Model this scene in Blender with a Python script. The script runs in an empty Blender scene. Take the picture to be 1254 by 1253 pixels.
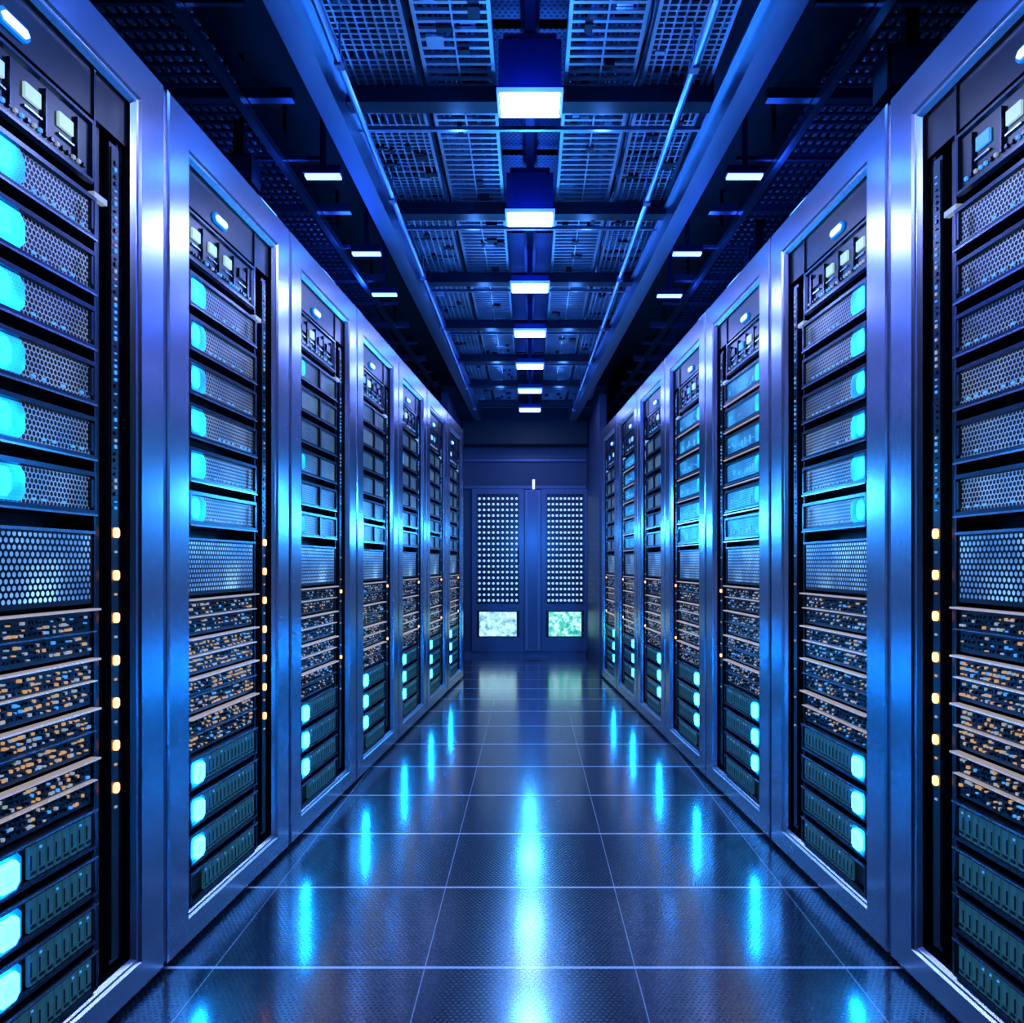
import bpy, math, random
from mathutils import Vector, Matrix
scene = bpy.context.scene
try:
    scene.view_settings.view_transform = 'Standard'
    scene.view_settings.look = 'None'
except Exception as e:
    print(e)

# ------------------------------------------------------------ materials
def new_mat(name):
    m = bpy.data.materials.new(name); m.use_nodes = True
    nt = m.node_tree
    b = nt.nodes.get('Principled BSDF')
    return m, nt, b
def setp(b, **k):
    for kk, v in k.items():
        kk = kk.replace('_', ' ')
        if kk in b.inputs:
            b.inputs[kk].default_value = v
def simple(name, col, rough=0.5, metal=0.0, emis=None, es=0.0, nscale=60.0, var=0.25, nee=True):
    m, nt, b = new_mat(name)
    setp(b, Roughness=rough, Metallic=metal)
    tc = nt.nodes.new('ShaderNodeTexCoord')
    n = nt.nodes.new('ShaderNodeTexNoise'); n.inputs['Scale'].default_value = nscale
    nt.links.new(tc.outputs['Object'], n.inputs['Vector'])
    r = nt.nodes.new('ShaderNodeMapRange')
    r.inputs['To Min'].default_value = 1-var; r.inputs['To Max'].default_value = 1+var
    nt.links.new(n.outputs['Fac'], r.inputs['Value'])
    mx = nt.nodes.new('ShaderNodeVectorMath'); mx.operation = 'SCALE'
    mx.inputs[0].default_value = col
    nt.links.new(r.outputs[0], mx.inputs['Scale'])
    nt.links.new(mx.outputs[0], b.inputs['Base Color'])
    if emis:
        b.inputs['Emission Color'].default_value = (*emis, 1)
        b.inputs['Emission Strength'].default_value = es
    if not nee:
        m.cycles.emission_sampling = 'NONE'
    return m
def M(nt, op, a=None, b_=None, c=None):
    n = nt.nodes.new('ShaderNodeMath'); n.operation = op
    for i, v in enumerate((a, b_, c)):
        if v is None: continue
        if isinstance(v, (int, float)): n.inputs[i].default_value = v
        else: nt.links.new(v, n.inputs[i])
    return n.outputs[0]
def stagger(nt, u, v, s, aspect=1.732):
    def g(off):
        a = M(nt, 'SUBTRACT', M(nt, 'FRACT', M(nt, 'ADD', M(nt, 'DIVIDE', u, s), off)), 0.5)
        b = M(nt, 'MULTIPLY', M(nt, 'SUBTRACT', M(nt, 'FRACT', M(nt, 'ADD', M(nt, 'DIVIDE', v, s*aspect), off)), 0.5), aspect)
        return M(nt, 'SQRT', M(nt, 'ADD', M(nt, 'MULTIPLY', a, a), M(nt, 'MULTIPLY', b, b)))
    return M(nt, 'MINIMUM', g(0.0), g(0.5))
def dotmat(name, s, thr, col_dot, col_bg, rough=0.35, metal=0.8, emis=None, es=0, aspect=1.732, axes='YZ', em_on_dot=True, nscale=14):
    m, nt, b = new_mat(name)
    tc = nt.nodes.new('ShaderNodeTexCoord'); sp = nt.nodes.new('ShaderNodeSeparateXYZ')
    nt.links.new(tc.outputs['Object'], sp.inputs[0])
    d = stagger(nt, sp.outputs[axes[0]], sp.outputs[axes[1]], s, aspect)
    f = M(nt, 'LESS_THAN', d, thr)
    mx = nt.nodes.new('ShaderNodeMix'); mx.data_type = 'RGBA'
    nt.links.new(f, mx.inputs[0])
    mx.inputs[6].default_value = (*col_bg, 1); mx.inputs[7].default_value = (*col_dot, 1)
    nt.links.new(mx.outputs[2], b.inputs['Base Color'])
    setp(b, Roughness=rough, Metallic=metal)
    bp = nt.nodes.new('ShaderNodeBump'); bp.inputs['Strength'].default_value = 0.4; bp.inputs['Distance'].default_value = 0.002
    nt.links.new(d, bp.inputs['Height']); nt.links.new(bp.outputs[0], b.inputs['Normal'])
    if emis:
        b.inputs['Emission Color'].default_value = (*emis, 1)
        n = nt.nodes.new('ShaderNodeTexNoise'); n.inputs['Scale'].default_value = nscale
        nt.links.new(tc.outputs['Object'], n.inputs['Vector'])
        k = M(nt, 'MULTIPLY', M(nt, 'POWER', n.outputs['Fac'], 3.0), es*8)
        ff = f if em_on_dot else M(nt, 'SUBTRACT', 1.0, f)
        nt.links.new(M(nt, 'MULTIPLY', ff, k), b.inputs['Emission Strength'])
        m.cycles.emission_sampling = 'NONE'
    return m
def brushed(name, col, rough=0.3):
    m, nt, b = new_mat(name)
    setp(b, Metallic=1.0, Roughness=rough)
    b.inputs['Base Color'].default_value = (*col, 1)
    tc = nt.nodes.new('ShaderNodeTexCoord'); mp = nt.nodes.new('ShaderNodeMapping')
    mp.inputs['Scale'].default_value = (500, 500, 2)
    n = nt.nodes.new('ShaderNodeTexNoise'); n.inputs['Scale'].default_value = 1.0; n.inputs['Detail'].default_value = 2
    nt.links.new(tc.outputs['Object'], mp.inputs[0]); nt.links.new(mp.outputs[0], n.inputs['Vector'])
    r = nt.nodes.new('ShaderNodeMapRange'); r.inputs['To Min'].default_value = rough-0.03; r.inputs['To Max'].default_value = rough+0.05
    nt.links.new(n.outputs['Fac'], r.inputs['Value']); nt.links.new(r.outputs[0], b.inputs['Roughness'])
    return m

MT = {}
MT['frame'] = brushed('brushed_steel', (0.48, 0.50, 0.62), 0.23)
MT['shell'] = simple('rack_shell', (0.02, 0.022, 0.03), 0.45, 0.5)
MT['black'] = simple('black_plastic', (0.005, 0.006, 0.010), 0.3)
MT['grey'] = simple('grey_steel', (0.06, 0.075, 0.11), 0.25, 0.9)
MT['edge'] = simple('edge_metal', (0.35, 0.42, 0.5), 0.25, 0.9)
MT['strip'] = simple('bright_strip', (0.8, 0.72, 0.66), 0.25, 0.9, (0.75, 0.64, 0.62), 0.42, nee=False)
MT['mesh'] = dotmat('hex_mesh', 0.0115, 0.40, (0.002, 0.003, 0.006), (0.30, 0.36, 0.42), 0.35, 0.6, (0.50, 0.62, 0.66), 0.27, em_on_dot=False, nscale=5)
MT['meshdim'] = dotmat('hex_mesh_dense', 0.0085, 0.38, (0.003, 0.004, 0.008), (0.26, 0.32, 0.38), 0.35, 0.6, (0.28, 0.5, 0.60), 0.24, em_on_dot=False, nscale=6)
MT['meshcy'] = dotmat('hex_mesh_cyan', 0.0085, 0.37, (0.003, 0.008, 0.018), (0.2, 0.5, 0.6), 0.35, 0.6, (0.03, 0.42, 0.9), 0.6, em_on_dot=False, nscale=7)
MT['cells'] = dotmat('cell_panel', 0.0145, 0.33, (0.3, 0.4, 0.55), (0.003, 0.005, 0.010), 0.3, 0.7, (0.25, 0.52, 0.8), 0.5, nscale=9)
MT['ledp'] = dotmat('led_patch', 0.008, 0.50, (0.0, 0.5, 0.8), (0.0, 0.1, 0.2), 0.4, 0.0, (0.006, 0.30, 1.0), 2.4, nscale=9)
MT['led'] = simple('cyan_led', (0.1, 0.6, 0.8), 0.4, 0, (0.004, 0.26, 1.0), 100.0)
MT['core'] = simple('cyan_led_core', (0.1, 0.6, 0.8), 0.4, 0, (0.30, 0.95, 1.0), 1.1, nee=False, var=.1)
MT['halo'] = simple('led_glow_plate', (0.0, 0.1, 0.3), 0.4, 0, (0.0, 0.20, 0.9), 0.9, nee=False)  # emissive plate imitating the soft blue glow around the LEDs
MT['blueled'] = simple('blue_white_led', (0.8, 0.9, 1), 0.4, 0, (0.16, 0.3, 1.0), 7.0, nee=False)
MT['win'] = simple('display_window', (0.4, 0.6, 0.6), 0.3, 0, (0.34, 0.52, 0.50), 1.1, 30, 0.6, nee=False)
MT['orange'] = simple('orange_led', (1, 0.5, 0.2), 0.4, 0, (1.0, 0.34, 0.12), 4.0, nee=False)
MT['port_w'] = simple('port_warm', (0.4, 0.25, 0.1), 0.4, 0, (1.0, 0.55, 0.22), 0.5, nee=False)
MT['port_g'] = simple('port_pale', (0.5, 0.6, 0.6), 0.4, 0, (0.6, 0.68, 0.7), 0.35, nee=False)
MT['port_b'] = simple('port_blue', (0.2, 0.4, 0.6), 0.4, 0, (0.05, 0.35, 0.95), 0.9, nee=False)
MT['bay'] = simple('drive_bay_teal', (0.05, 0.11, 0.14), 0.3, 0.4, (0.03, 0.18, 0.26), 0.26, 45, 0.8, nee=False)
MT['glowplate'] = simple('cyan_indicator', (0.0, 0.4, 0.7), 0.4, 0, (0.015, 0.40, 1.0), 4.0, nee=False)
MI = {k: i for i, k in enumerate(MT)}
ML = list(MT.values())

# ------------------------------------------------------------ mesh builder
class MB:
    def __init__(s, mirror=False): s.v = []; s.f = []; s.m = []; s.mi = mirror
    def quad(s, pts, mat):
        n = len(s.v)
        for p in pts: s.v.append((-p[0], p[1], p[2]) if s.mi else tuple(p))
        idx = list(range(n, n+len(pts)))
        if s.mi: idx.reverse()
        s.f.append(idx); s.m.append(mat)
    def box(s, x0, x1, y0, y1, z0, z1, mat):
        if x0 > x1: x0, x1 = x1, x0
        if y0 > y1: y0, y1 = y1, y0
        if z0 > z1: z0, z1 = z1, z0
        n = len(s.v)
        P = [(x0,y0,z0),(x1,y0,z0),(x1,y1,z0),(x0,y1,z0),(x0,y0,z1),(x1,y0,z1),(x1,y1,z1),(x0,y1,z1)]
        for p in P: s.v.append((-p[0], p[1], p[2]) if s.mi else p)
        for q in ((0,3,2,1),(4,5,6,7),(0,1,5,4),(1,2,6,5),(2,3,7,6),(3,0,4,7)):
            q = [n+i for i in q]
            if s.mi: q.reverse()
            s.f.append(q); s.m.append(mat)
    def loft(s, rects, mat, close=False):
        for a, b in zip(rects, rects[1:]):
            A = [(a[0],a[1],a[3]),(a[0],a[2],a[3]),(a[0],a[2],a[4]),(a[0],a[1],a[4])]
            B = [(b[0],b[1],b[3]),(b[0],b[2],b[3]),(b[0],b[2],b[4]),(b[0],b[1],b[4])]
            for i in range(4):
                j = (i+1) % 4
                s.quad([A[i], A[j], B[j], B[i]], mat)
        if close:
            b = rects[-1]
            s.quad([(b[0],b[1],b[3]),(b[0],b[2],b[3]),(b[0],b[2],b[4]),(b[0],b[1],b[4])], mat)
    def cyl(s, c, r, h, mat, n=8, axis='Z'):
        P0 = []; P1 = []
        for i in range(n):
            a = 2*math.pi*i/n; ca, sa = r*math.cos(a), r*math.sin(a)
            if axis == 'Z': P0.append((c[0]+ca, c[1]+sa, c[2])); P1.append((c[0]+ca, c[1]+sa, c[2]+h))
            elif axis == 'Y': P0.append((c[0]+sa, c[1], c[2]+ca)); P1.append((c[0]+sa, c[1]+h, c[2]+ca))
            else: P0.append((c[0], c[1]+ca, c[2]+sa)); P1.append((c[0]+h, c[1]+ca, c[2]+sa))
        for i in range(n):
            j = (i+1) % n
            s.quad([P0[i], P0[j], P1[j], P1[i]], mat)
        s.quad(P1, mat); s.quad(P0[::-1], mat)
    def octo(s, x, y0, y1, z0, z1, c, h, mat):
        p = [(y0+c,z0),(y1-c,z0),(y1,z0+c),(y1,z1-c),(y1-c,z1),(y0+c,z1),(y0,z1-c),(y0,z0+c)]
        s.quad([(x+h, a, b) for a, b in p], mat)
        for i in range(8):
            j = (i+1) % 8
            s.quad([(x, *p[i]), (x, *p[j]), (x+h, *p[j]), (x+h, *p[i])], mat)
    def make(s, name, mats, loc=(0,0,0), rz=0.0):
        me = bpy.data.meshes.new(name); me.from_pydata(s.v, [], s.f)
        for m in mats: me.materials.append(m)
        me.polygons.foreach_set('material_index', s.m); me.update()
        o = bpy.data.objects.new(name, me); scene.collection.objects.link(o)
        o.location = loc; o.rotation_euler = (0, 0, rz)
        return o

# ------------------------------------------------------------ server rack
H = 2.17
def rack(W, side, style, seed, amber, lo=0.0):
    """lo: how far along the unit the indicator sits (indicators differ between rack types)"""
    R = random.Random(seed); b = MB(mirror=(side == 'R'))
    P = 0.135; zb, zt = 0.095, 2.052
    F = MI['frame']
    g = 0.006
    b.box(-0.85, -0.085, g, W-g, 0.03, H-0.004, MI['shell'])
    b.box(-0.80, -0.02, g+0.02, W-g-0.02, 0.0, 0.03, MI['shell'])
    b.loft([(-0.085, g, W-g, 0.03, H), (-0.012, g, W-g, 0.012, H), (-.003, g+0.003, W-g-0.003, 0.015, H-0.004), (0, g+0.010, W-g-0.010, 0.022, H-0.010),
            (0, P-0.022, W-P+0.022, zb-0.016, zt+0.02), (-0.006, P-0.018, W-P+0.018, zb-0.012, zt+0.016),
            (-0.006, P-0.008, W-P+0.008, zb-0.006, zt+0.008), (-0.016, P, W-P, zb, zt)], F)
    b.loft([(-0.016, P, W-P, zb, zt), (-0.084, P, W-P, zb, zt)], MI['black'])
    u0, u1 = P+0.003, 0.588
    D = -0.082
    o_ = .026
    def bx(x0, x1, *a): b.box(x0 if x0 == D else x0+o_, x1+o_, *a)
    def lf(rs, m, close=False): b.loft([(r[0]+o_, *r[1:]) for r in rs], m, close)
    for y in (u0-0.003, u1+0.002):
        bx(D, -0.045, y, y+0.006, zb, zt, MI['grey'])
    bx(D, -0.05, u0, W-P, 1.95, zt, MI['black'])
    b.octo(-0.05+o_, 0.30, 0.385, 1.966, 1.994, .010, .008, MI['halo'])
    b.octo(-0.042+o_, 0.307, 0.378, 1.972, 1.988, .007, .004, MI['blueled'])
    # control device
    bx(D, -0.05, u0, u1, 1.80, 1.94, MI['black'])
    lf([(-0.05, u0, u1, 1.80, 1.94), (-0.042, u0+.004, u1-.004, 1.805, 1.935), (-0.042, u0+.008, u1-.008, 1.811, 1.929), (-0.05, u0+.012, u1-.012, 1.815, 1.925)], MI['grey'])
    for k in range(4):
        y = u0+0.035+k*0.10
        wm = 'win' if (style == 'A' and (k in (0, 1, 2) or lo)) or (style != 'A' and k == 1) else 'port_b' if R.random() < .4 else 'black'
        bx(-0.05, -0.044, y, y+0.045, 1.868, 1.896, MI[wm])
        bx(-0.05, -0.042, y+.056, y+.058, 1.83, 1.915, MI['grey'])
        bx(-0.05, -0.045, y, y+0.05, 1.850, 1.854, MI['edge'])
    for k in range(24):
        y = u0+0.02+k*0.0172
        bx(-0.05, -0.045, y, y+0.008, 1.826, 1.833, MI[R.choice(('port_b', 'grey', 'port_g', 'black'))])
    bx(-0.05, -0.036, u1-0.012, u1+0.035, 1.772, 1.784, MI['port_g'])
    # six mesh modules
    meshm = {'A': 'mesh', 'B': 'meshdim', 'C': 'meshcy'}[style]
    n = 6; pitch = 0.116
    for k in range(n):
        z1 = 1.775-k*pitch; z0 = z1-0.098
        bx(D, -0.05, u0, u1, z0, z1, MI['black'])
        lf([(-0.05, u0, u1, z0, z1), (-0.036, u0+.003, u1-.003, z0+.003, z1-.003), (-0.036, u0+.011, u1-.011, z0+.014, z1-.012), (-0.044, u0+.014, u1-.014, z0+.017, z1-.015)], MI['grey'])
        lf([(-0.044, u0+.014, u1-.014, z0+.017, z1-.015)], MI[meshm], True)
        bx(-0.037, -0.033, u0+.004, u1-.004, z0+0.002, z0+.006, MI['edge'])
        if style == 'C':
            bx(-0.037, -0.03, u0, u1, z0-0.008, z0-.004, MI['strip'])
        if style == 'A':
            b.octo(-0.044+o_, u0+.018+lo, u0+.105+lo, z0+.018, z1-.016, .014, .003, MI['ledp'])
            b.octo(-0.041+o_, u0+.022+lo, u0+.066+lo, z0+.024, z1-.022, .012, .002, MI['glowplate'])
            for q in range(11):
                if R.random() < .6:
                    ya = u0+.10+q*.030
                    bx(-.044, -.042, ya, ya+.012, z0+.022, z0+.027, MI['port_b'])
        elif style == 'C':
            for q in range(12):
                if R.random() < .8:
                    ya = u0+.02+q*.034
                    bx(-.044, -.041, ya, ya+R.choice((.01, .02)), z0+.022+R.random()*.03, z0+.03+R.random()*.03, MI['port_b'])
            b.octo(-0.044+o_, u0+.018, u0+.070, z0+.020, z1-.018, .012, .003, MI['ledp'])
        else:
            bx(-0.044, -0.034, (u0+u1)/2-.007, (u0+u1)/2+.007, z0+.010, z1-.010, MI['black'])
            if R.random() < .25:
                b.octo(-0.044+o_, u0+.018, u0+.060, z0+.024, z1-.022, .010, .003, MI['ledp'])
        bx(-0.036, -0.028, u1-.034, u1-.028, z0+.02, z1-.02, MI['grey'])
    # cell panel
    bx(D, -0.048, u0, u1, 0.915, 1.066, MI['black'])
    lf([(-0.0475, u0+.008, u1-.008, .925, 1.058)], MI['cells'], True)
    bx(-0.048, -0.04, u0, u1, 1.062, 1.068, MI['edge'])
    # patch panels / switches
    nz = 4; pz = 0.105; zt2 = 0.905
    for k in range(nz):
        z1 = zt2-k*pz; z0 = z1-0.098
        bx(D, -0.05, u0, u1, z0, z1, MI['black'])
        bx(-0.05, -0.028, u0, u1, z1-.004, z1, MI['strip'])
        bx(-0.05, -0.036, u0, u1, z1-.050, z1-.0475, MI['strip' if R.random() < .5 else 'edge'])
        warm = (.28 if k in (1, 2) else .14) if amber else .07
        for row, zz in enumerate((z1-.020, z1-.031, z1-.042, z1-.064, z1-.076, z1-.088)):
            y = u0+.012
            while y < u1-.014:
                w = R.choice((.004, .005, .007))
                r = R.random()
                mt = 'port_w' if r < warm else 'port_g' if r < warm+.16 else 'port_b' if r < warm+.20 else 'grey' if r < .70 else 'black'
                bx(-0.05, -0.046+R.random()*.003, y, y+w, zz, zz+R.choice((.003, .005, .006)), MI[mt])
                y += w+R.choice((.003, .004, .009))
    # storage units with cyan indicator
    for k in range(4):
        z1 = 0.485-k*0.100; z0 = z1-0.088
        if z0 < zb+.002: z0 = zb+.002
        bx(D, -0.05, u0, u1, z0, z1, MI['black'])
        lf([(-0.05, u0, u1, z0, z1), (-0.034, u0+.003, u1-.003, z0+.003, z1-.003), (-0.034, u0+.008, u1-.008, z0+.01, z1-.010), (-0.042, u0+.01, u1-.01, z0+.012, z1-.012)], MI['grey'])
        bx(-0.036, -0.031, u0+.004, u1-.004, z1-.006, z1-.002, MI['edge'])
        nb = 14
        for q in range(nb):
            ya = u0+.09+q*(u1-u0-.105)/nb; yb = ya+(u1-u0-.105)/nb-.005
            if lo and ya < u0+lo+.09 and k < 3: continue
            bx(-0.046, -0.038, ya, yb, z0+.014, z1-.014, MI['bay'])
            bx(-0.038, -0.036, ya+.003, yb-.003, z0+.020, z0+.026, MI['black'])
            if R.random() < .3: bx(-0.038, -0.0365, ya+.004, ya+.009, z1-.024, z1-.020, MI['port_b'])
            bx(-0.038, -0.036, ya+.002, ya+.004, z0+.03, z1-.03, MI['grey'])
        if k < 3:
            zc = (z0+z1)/2
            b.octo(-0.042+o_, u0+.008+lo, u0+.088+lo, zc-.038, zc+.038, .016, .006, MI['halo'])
            b.octo(-0.036+o_, u0+.020+lo, u0+.072+lo, zc-.026, zc+.026, .010, .008, MI['led'])
            b.octo(-0.028+o_, u0+.030+lo, u0+.062+lo, zc-.016, zc+.016, .008, .001, MI['core'])
    # cable channel with indicator post
    bx(D, -0.06, .602, .632, zb, zt, MI['black'])
    yc = .672
    bx(D, -0.05, yc-.018, yc+.018, zb+.02, 1.93, MI['grey'])
    bx(-0.05, -0.047, yc-.014, yc+.014, zb+.03, 1.92, MI['black'])
    for k in range(7):
        zc = 1.068-k*.0945
        if amber:
            b.octo(-.047+o_, yc-.009, yc+.009, zc-.011, zc+.011, .005, .006, MI['orange'])
        elif k in (2, 5) and style != 'A':
            b.octo(-.047+o_, yc-.006, yc+.006, zc-.007, zc+.007, .004, .006, MI['orange'])
        bx(-.047, -.044, yc-.004, yc+.004, zc-.045, zc-.040, MI['port_w' if k % 2 else 'port_g'])
    for k in range(52):
        zc = 1.12+k*.015
        bx(-.047, -.044, yc-.004, yc+.003, zc, zc+R.choice((.003, .006, .008)), MI[R.choice(('port_b', 'port_g', 'grey', 'black', 'port_b'))])
    for q in range(2):
        y = .700+q*.013
        x = -.066
        z = zb+.01
        while z < zt-.06:
            bx(x-.005, x+.005+R.random()*.004, y-.004, y+.004, z, z+.055, MI['black' if R.random() < .75 else 'grey'])
            z += .058
    return b.make('server_rack', ML)

def place_row(side):
    if side == 'L':
        Y0, W = 2.0, .857
        fx = lambda Y: -(.89-.060*(Y-2.0))
        th = math.atan(.060)
    else:
        Y0, W = 2.06, .857
        fx = lambda Y: (.903-.0535*(Y-2.06))
        th = math.atan(.0535)
    for i in range(-2, 6):
        Y = Y0+i*W
        if side == 'L': st = 'A' if i < 1 else 'B'
        else: st = 'A' if i < 1 else 'C' if i in (1, 2, 4) else 'B'
        o = rack(W/math.cos(th), side, st, 11+i+(50 if side == 'R' else 0), i < 0 or (side == 'L' and i == 0), .125 if (side == 'L' and i < 0) else 0.0)
        o.location = (fx(Y), Y, 0)
        o.rotation_euler = (0, 0, -th if side == 'L' else th)
place_row('L'); place_row('R')

# ------------------------------------------------------------ room shell
fl, nt, b = new_mat('raised_floor_tiles')
geo = nt.nodes.new('ShaderNodeTexCoord'); sp = nt.nodes.new('ShaderNodeSeparateXYZ')
nt.links.new(geo.outputs['Object'], sp.inputs[0])
X, Yc = sp.outputs['X'], sp.outputs['Y']
def linemask(c, off, pitch, half):
    fr = M(nt, 'ABSOLUTE', M(nt, 'SUBTRACT', M(nt, 'FRACT', M(nt, 'DIVIDE', M(nt, 'ADD', c, off), pitch)), 0.5))
    return M(nt, 'GREATER_THAN', fr, 0.5-half/pitch)
lx = linemask(X, 0.26+5.2, 0.52, 0.0014)
ly = linemask(Yc, -2.02+10, 0.5, 0.006)
ln = M(nt, 'MAXIMUM', M(nt, 'MULTIPLY', lx, .5), ly)
d = stagger(nt, X, Yc, 0.0135)
holes = M(nt, 'LESS_THAN', d, 0.32)
mx = nt.nodes.new('ShaderNodeMix'); mx.data_type = 'RGBA'
nt.links.new(holes, mx.inputs[0]); mx.inputs[6].default_value = (.014, .020, .040, 1); mx.inputs[7].default_value = (.001, .0015, .003, 1)
mx2 = nt.nodes.new('ShaderNodeMix'); mx2.data_type = 'RGBA'
nt.links.new(ln, mx2.inputs[0]); nt.links.new(mx.outputs[2], mx2.inputs[6]); mx2.inputs[7].default_value = (.9, .92, .98, 1)
nt.links.new(mx2.outputs[2], b.inputs['Base Color'])
nz = nt.nodes.new('ShaderNodeTexNoise'); nz.inputs['Scale'].default_value = 4; nt.links.new(geo.outputs['Object'], nz.inputs['Vector'])
rg = nt.nodes.new('ShaderNodeMapRange'); rg.inputs['To Min'].default_value = .14; rg.inputs['To Max'].default_value = .18
nt.links.new(nz.outputs['Fac'], rg.inputs['Value'])
nt.links.new(M(nt, 'ADD', rg.outputs[0], M(nt, 'MULTIPLY', holes, .15)), b.inputs['Roughness'])
b.inputs['Specular IOR Level'].default_value = 0.5
b.inputs['IOR'].default_value = 1.5
b.inputs['Coat Weight'].default_value = 1.0
b.inputs['Coat Roughness'].default_value = .15
b.inputs['Coat IOR'].default_value = 1.75
bp = nt.nodes.new('ShaderNodeBump'); bp.inputs['Strength'].default_value = .12; bp.inputs['Distance'].default_value = .0012
nt.links.new(holes, bp.inputs['Height']); nt.links.new(bp.outputs[0], b.inputs['Normal'])

wallm = simple('wall_paint_blue', (.035, .046, .11), .42, 0.1, nscale=4, var=.12)
darkw = simple('wall_paint_dark', (.012, .015, .035), .6, 0, nscale=4)
ceilm = simple('ceiling_deck', (.006, .009, .024), .6, 0, nscale=8, var=.5)
YB, YF = 8.85, -1.6
def slab(name, x0, x1, y0, y1, z0, z1, m):
    q = MB(); q.box(x0, x1, y0, y1, z0, z1, 0); return q.make(name, [m])
slab('floor', -2.5, 2.5, YF, YB, -.05, 0, fl)
slab('ceiling', -2.5, 2.5, YF, YB, 2.92, 2.97, ceilm)
slab('wall_left', -2.55, -2.5, YF, YB, 0, 2.92, darkw)
slab('wall_right', 2.5, 2.55, YF, YB, 0, 2.92, darkw)
slab('wall_rear', -2.5, 2.5, YF-.05, YF, 0, 2.92, darkw)
slab('wall_far', -2.5, 2.5, YB, YB+.05, 0, 2.92, wallm)
slab('wall_partition_left', -.78, -.72, 7.16, YB, 0, 2.5, wallm)
slab('wall_partition_right', .615, .675, 7.22, YB, 0, 2.5, wallm)
trim = simple('trim_metal_blue', (.09, .11, .21), .35, .5)
post = simple('post_paint_lilac', (.16, .18, .34), .4, .3)
E = .003
q = MB(); q.box(-.71, .605, YB-.03, YB-E, 0, .045, 0); q.make('baseboard_far', [trim])
q = MB()
q.box(-.71, .605, YB-.05, YB-E, 1.805, 1.84, 0)
q.box(-.71, .605, YB-.04, YB-E, 2.10, 2.125, 0)
q.make('trim_1', [trim])
q = MB(); q.box(-.71, .605, YB-.25, YB-E, 2.26, 2.5, 0); q.make('ceiling_bulkhead', [ceilm])
q = MB(); q.box(-.055, .115, YB-.085, YB-.065, .06, 1.79, 0); q.box(-.02, .08, YB-.10, YB-.085, .08, 1.77, 1); q.make('trim_2', [post, trim])

# ------------------------------------------------------------ doors
def screen_mat(name, green):
    scr, nt, b = new_mat(name)
    tc = nt.nodes.new('ShaderNodeTexCoord')
    v = nt.nodes.new('ShaderNodeTexNoise'); v.inputs['Scale'].default_value = 18; v.inputs['Detail'].default_value = 5; v.inputs['Roughness'].default_value = .65
    nt.links.new(tc.outputs['Object'], v.inputs['Vector'])
    cr = nt.nodes.new('ShaderNodeValToRGB')
    cr.color_ramp.elements[0].position = .36; cr.color_ramp.elements[0].color = (.03, .25, .35, 1)
    cr.color_ramp.elements[1].position = .62; cr.color_ramp.elements[1].color = (.6, .85, 1, 1)
    e = cr.color_ramp.elements.new(.46); e.color = (.08, .6, .40, 1) if green else (.3, .55, .7, 1)
    e = cr.color_ramp.elements.new(.53); e.color = (.35, .70, .85, 1)
    nt.links.new(v.outputs['Fac'], cr.inputs[0]); nt.links.new(cr.outputs[0], b.inputs['Emission Color'])
    b.inputs['Emission Strength'].default_value = 1.4; b.inputs['Base Color'].default_value = (.02, .02, .02, 1)
    return scr
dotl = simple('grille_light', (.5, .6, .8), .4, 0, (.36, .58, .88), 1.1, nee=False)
glass = simple('door_dark_panel', (.006, .010, .03), .25, .2)
for (cx, w) in ((-.345, .46), (.378, .41)):
    q = MB()
    y = YB-E
    x0, x1 = cx-w/2, cx+w/2
    q.box(x0-.05, x0, y-.06, y, .05, 1.80, 0); q.box(x1, x1+.05, y-.06, y, .05, 1.80, 0)
    q.box(x0, x1, y-.06, y, 1.745, 1.80, 0); q.box(x0, x1, y-.055, y, .49, .56, 0); q.box(x0, x1, y-.055, y, .05, .20, 0)
    q.box(x0, x1, y-.02, y, .05, 1.80, 1)
    nc = 9; nr = 19
    for i in range(nc):
        for j in range(nr):
            xx = x0+.03+(x1-x0-.06)*i/(nc-1); zz = .60+(1.70-.60)*j/(nr-1)
            q.cyl((xx, y-.034, zz), .0145, .014, 2, 6, 'Y')
    for i in range(nc+1):
        xx = x0+.03+(x1-x0-.06)*(i-.5)/(nc-1)
        q.box(xx-.003, xx+.003, y-.04, y-.02, .565, 1.74, 0)
    q.cyl((x1-.012, y-.09, 1.0), .008, .16, 0, 8, 'Z')
    q.box(x1-.016, x1-.008, y-.09, y-.055, 1.01, 1.02, 0); q.box(x1-.016, x1-.008, y-.09, y-.055, 1.14, 1.15, 0)
    q.box(x0+.03, x1-.03, y-.05, y-.02, .215, .475, 3)
    q.make('door_1' if cx < 0 else 'door_2', [trim, glass, dotl, screen_mat('status_screen', cx > 0)])
q = MB(); q.box(.028, .050, YB-.065, YB-.05, 1.80, 1.90, 0); q.box(.015, .063, YB-.05, YB-E-.001, 1.845, 1.91, 1)
q.make('wall_lamp', [MT['blueled'], trim])

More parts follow.
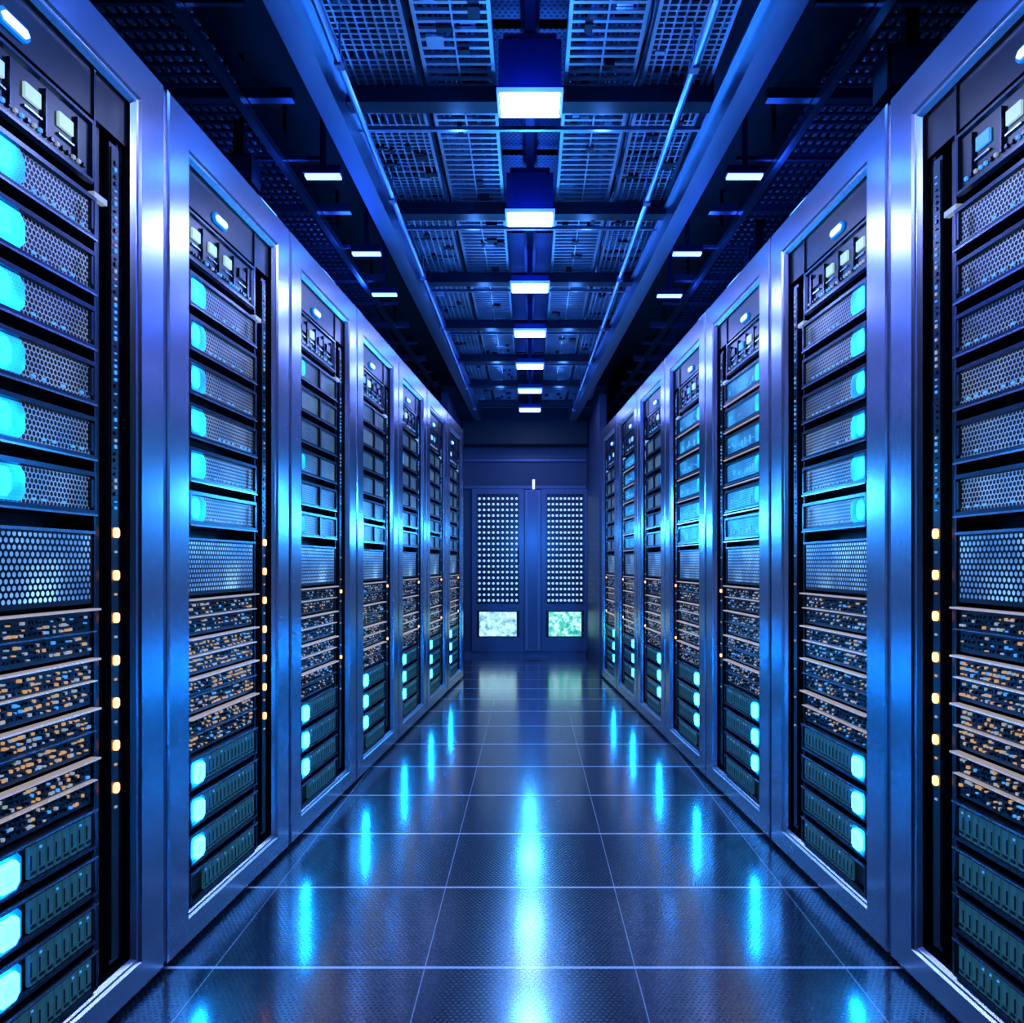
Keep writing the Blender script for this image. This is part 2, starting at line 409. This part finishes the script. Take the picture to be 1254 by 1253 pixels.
# ------------------------------------------------------------ ceiling structure
rail = brushed('rail_metal', (.38, .46, .70), .30)
beamd = simple('beam_dark', (.010, .014, .038), .4, .6)
beamb = simple('beam_blue_grey', (.07, .09, .20), .35, .7)
slat = simple('tray_wire', (.50, .60, .76), .28, .85, var=.8, nscale=2.5)
ZC = 2.5
for sgn, x0, sl in ((-1, .675, .02), (1, .71, .04)):
    q = MB()
    L = YB-.3-1.0
    q.box(-.036, .036, 0, L, 0, .012, 0); q.box(-.036, -.028, 0, L, .012, .09, 0); q.box(.028, .036, 0, L, .012, .09, 0)
    q.box(-.05, .05, 0, L, .09, .10, 0)
    for k in range(9):
        q.cyl((0, .3+k*.85, .10), .006, .32, 1, 6)
    th = math.atan(sl)
    q.make('ceiling_rail', [rail, beamd], (sgn*(x0+sl*1.0), 1.0, ZC-.01), th*sgn)
for (xx, sl, mm, zz) in ((.50, .012, rail, -.03), (-.57, -.006, rail, -.02)):
    q = MB(); q.cyl((0, 0, 0), .010, 7.2, 0, 10, 'Y')
    for k in range(8):
        q.box(-.014, .014, .3+k*.9, .33+k*.9, -.014, .014, 0); q.cyl((0, .315+k*.9, .01), .003, .12, 0, 6)
    q.make('ceiling_conduit', [mm], (xx, 1.2, ZC+zz), math.atan(sl))
for sgn in (-1, 1):
    for xx in (1.02, 1.5):
        q = MB(); q.box(-.014, .014, 0, 7.6, 0, .03, 0)
        q.make('ceiling_grid_bar', [beamb if xx > 1.2 else rail], (sgn*xx, 1.0, ZC+.03), sgn*math.atan(.03))
fixY = [2.665+.885*k for k in range(-2, 7)]
q = MB(); q.box(-.017, .017, .3, 8.5, 0, .030, 0); q.box(-.03, .03, .3, 8.5, .030, .036, 0)
for Y in fixY: q.cyl((0, Y, .036), .006, .19, 0, 6)
q.make('light_spine', [beamd], (0, 0, ZC+.195))
lampm = simple('luminaire_glow', (.9, .95, 1), .4, 0, (.42, .66, 1.0), 14.0, var=.05)
lampb = simple('luminaire_edge_tint', (.2, .4, 1), .4, 0, (.03, .10, 1.0), 3.0, var=.05, nee=False)
lamps = simple('side_luminaire_glow', (.9, .95, 1), .4, 0, (.10, .28, 1.0), 7.0, var=.05)
body = simple('luminaire_body', (.008, .016, .10), .35, .2)
def lamp(name, kind, e, col, size, loc):
    L = bpy.data.lights.new(name, kind); L.energy = e; L.color = col
    if kind == 'AREA': L.size = size
    else: L.shadow_soft_size = size
    o = bpy.data.objects.new(name, L); o.location = loc; scene.collection.objects.link(o)
for i, Y in enumerate(fixY):
    q = MB()
    if i <= 3:
        q.box(-.100, .100, -.072, .068, .0, .165, 0)
        q.box(-.085, .085, -.060, .056, .165, .192, 0)
    else:
        q.box(-.100, .100, -.072, .068, .0, .040, 0)
        q.box(-.015, .015, -.015, .015, .040, .195, 0)
    # emissive strips painting a blue tint at the light's edges
    q.box(-.106, .106, -.078, -.072, -.006, .008, 2); q.box(-.106, .106, .068, .074, -.006, .008, 2)
    q.box(-.106, -.100, -.072, .068, -.006, .008, 2); q.box(.100, .106, -.072, .068, -.006, .008, 2)
    q.box(-.096, .096, -.069, .064, -.010, .0, 1)
    q.make('ceiling_light', [body, lampm, lampb], (0, Y, ZC))
    lamp('lamp_blue', 'POINT', 4.5 if i < 6 else 2.2, (.012, .08, 1.0), .04, (0, Y-.12, ZC-.06))
    lamp('lamp_white', 'AREA', 4.2 if i < 6 else 1.8, (.48, .54, 1.0), .18, (0, Y, ZC-.03))
    if i < 8:
        for s in (-1, 1):
            lamp('ceiling_fill', 'POINT', 1.4 if i < 4 else 1.0, (.06, .26, 1.0), .03, (s*.27, Y+.40, ZC-.0))  # added fill between the fixtures, brightens the trays from below
for (x, Y) in ((-.80, 3.16), (-.79, 3.95), (-.81, 4.55), (.79, 3.16), (.72, 3.95), (.74, 4.57)):
    x += .04 if x > 0 else -.0
    q = MB(); q.box(-.072, .072, -.025, .025, 0, .03, 0); q.box(-.067, .067, -.018, .018, -.008, 0, 1); q.box(-.01, .01, -.01, .01, .03, .42, 0)
    q.make('side_ceiling_light', [body, lamps], (x, Y, ZC))
    lamp('lamp_side', 'POINT', 3.0, (.02, .12, 1.0), .04, (x*1.12, Y, ZC-.06))

# cross beams
q = MB()
for Y in fixY:
    q.box(-.62, .62, Y+.095, Y+.165, .060, .114, 0)
    q.box(-.62, .62, Y+.31, Y+.325, .080, .094, 1)
    for s in (-1, 1):
        q.box(s*.80, s*2.45, Y+.08, Y+.115, .065, .10, 2)
        q.box(s*.80, s*2.45, Y+.50, Y+.515, .065, .08, 2)
q.make('ceiling_cross_beams', [beamd, rail, beamb], (0, 0, ZC))
for (x, Y, s) in ((-1.10, 3.1, 1), (1.14, 2.45, 1.5), (-1.25, 4.4, 1), (1.12, 4.0, 1)):
    q = MB(); q.box(-.06*s, .06*s, -.05, .05, -.07*s, .03, 0); q.box(-.05*s, .05*s, -.056, -.05, -.06*s, .02, 1); q.box(-.02, .02, -.02, .02, .03, .42, 0)
    q.make('ceiling_junction_box', [beamd, beamb], (x, Y, ZC))

# cable trays : ladder + wire basket
R = random.Random(5)
for ti, (xa, xb) in enumerate(((-.61, -.375), (-.35, -.115), (.115, .35), (.375, .61))):
    q = MB(); w = xb-xa
    q.box(0, .012, 0, 7.4, 0, .06, 0); q.box(w-.012, w, 0, 7.4, 0, .06, 0)
    y = 0
    pit = (.026, .042, .042, .026)[ti]; th_ = (.007, .013, .013, .007)[ti]
    while y < 7.4:
        if ti in (1, 2) or R.random() < .9:
            q.box(.012, w-.012, y, y+th_, .004, .014, 0)
        y += pit
    nl = 7 if ti in (0, 3) else 1
    for k in range(1, nl+1):
        x = w*k/(nl+1)
        q.box(x-.003, x+.003, 0, 7.4, -.002, .004, 0)
    for k in range(9):
        yy = .4+k*.83
        q.box(0, .012, yy, yy+.03, .06, .40, 0); q.box(w-.012, w, yy, yy+.03, .06, .40, 0)
    for k in range(260):
        yy = R.random()*7.2; xx = R.random()*(w-.06)+.01
        r = R.random()
        q.box(xx, xx+.015+R.random()*.04, yy, yy+.01+R.random()*.05, -.006 if r < .15 else .016, .03+R.random()*.03, 1 if R.random() < .8 else 0)
    q.make('cable_tray', [slat, beamd], (xa, 1.1, ZC+.122))
cm = simple('cable_sheath', (.14, .19, .32), .4, .3, nscale=9, var=.9)
cu = bpy.data.curves.new('cable_bundle', 'CURVE'); cu.dimensions = '3D'; cu.bevel_depth = .005; cu.bevel_resolution = 1
for k in range(70):
    x = R.choice((-1, 1))*R.uniform(.13, .58); s = cu.splines.new('POLY'); n = 60; s.points.add(n-1)
    ph = R.random()*6; a = R.uniform(.005, .02); fq = R.uniform(1, 5)
    for i in range(n):
        y = 1.1+7.4*i/(n-1)
        s.points[i].co = (x+a*math.sin(ph+fq*y)+R.uniform(-.008, .008), y, ZC+.145+R.uniform(0, .03), 1)
cu.materials.append(cm)
o = bpy.data.objects.new('cable_bundle', cu); scene.collection.objects.link(o)
pm = dotmat('perforated_ceiling_panel', .02, .3, (.003, .004, .008), (.04, .06, .14), .4, .7, axes='XY')
q = MB()
for k in range(9):
    for xa in (-.62, .03):
        q.box(xa, xa+.59, 1.05+k*.85, 1.05+k*.85+.80, 0, .01, 0)
q.make('perforated_ceiling_panels', [pm], (0, 0, ZC+.30))
for sx in (-1.45, .98):
    q = MB(); q.box(0, .015, 0, 7, 0, .07, 0); q.box(.45, .465, 0, 7, 0, .07, 0)
    y = 0
    while y < 7: q.box(.015, .45, y, y+.012, .01, .022, 2); y += .06
    for k in range(12):
        q.cyl((.04+.034*k, 0, .035), .010, 7, 1, 6, 'Y')
    for k in range(8): q.box(0, .015, .4+k*.9, .43+k*.9, .07, .27, 0); q.box(.45, .465, .4+k*.9, .43+k*.9, .07, .27, 0)
    q.make('cable_tray', [beamd, cm, beamb], (sx, 1.1, ZC+.15))

# ------------------------------------------------------------ added blue fill lights mid-aisle, without fixtures, for frame bands and floor streaks
for (Y, z, e) in ((2.5, 1.36, 5.0), (4.1, 1.34, 22.0), (5.1, 1.28, 14.0), (6.2, 1.25, 24.0), (7.6, 1.3, 8.0)):
    lamp('aisle_fill_light', 'POINT', e, (.035, .32, 1.0), .065, (0, Y, z))

w = bpy.data.worlds.new('World'); scene.world = w; w.use_nodes = True
w.node_tree.nodes['Background'].inputs[0].default_value = (.02, .06, .25, 1)
w.node_tree.nodes['Background'].inputs[1].default_value = .2

# ------------------------------------------------------------ camera
cam = bpy.data.cameras.new('camera'); cam.sensor_width = 36; cam.lens = 1000/1254*36
cam.shift_x = -(649-627)/1254; cam.shift_y = (690-626.5)/1254
cam.clip_start = .05
o = bpy.data.objects.new('camera', cam); o.location = (0, 0, 1.0); o.rotation_euler = (math.radians(90), 0, 0)
scene.collection.objects.link(o); scene.camera = o
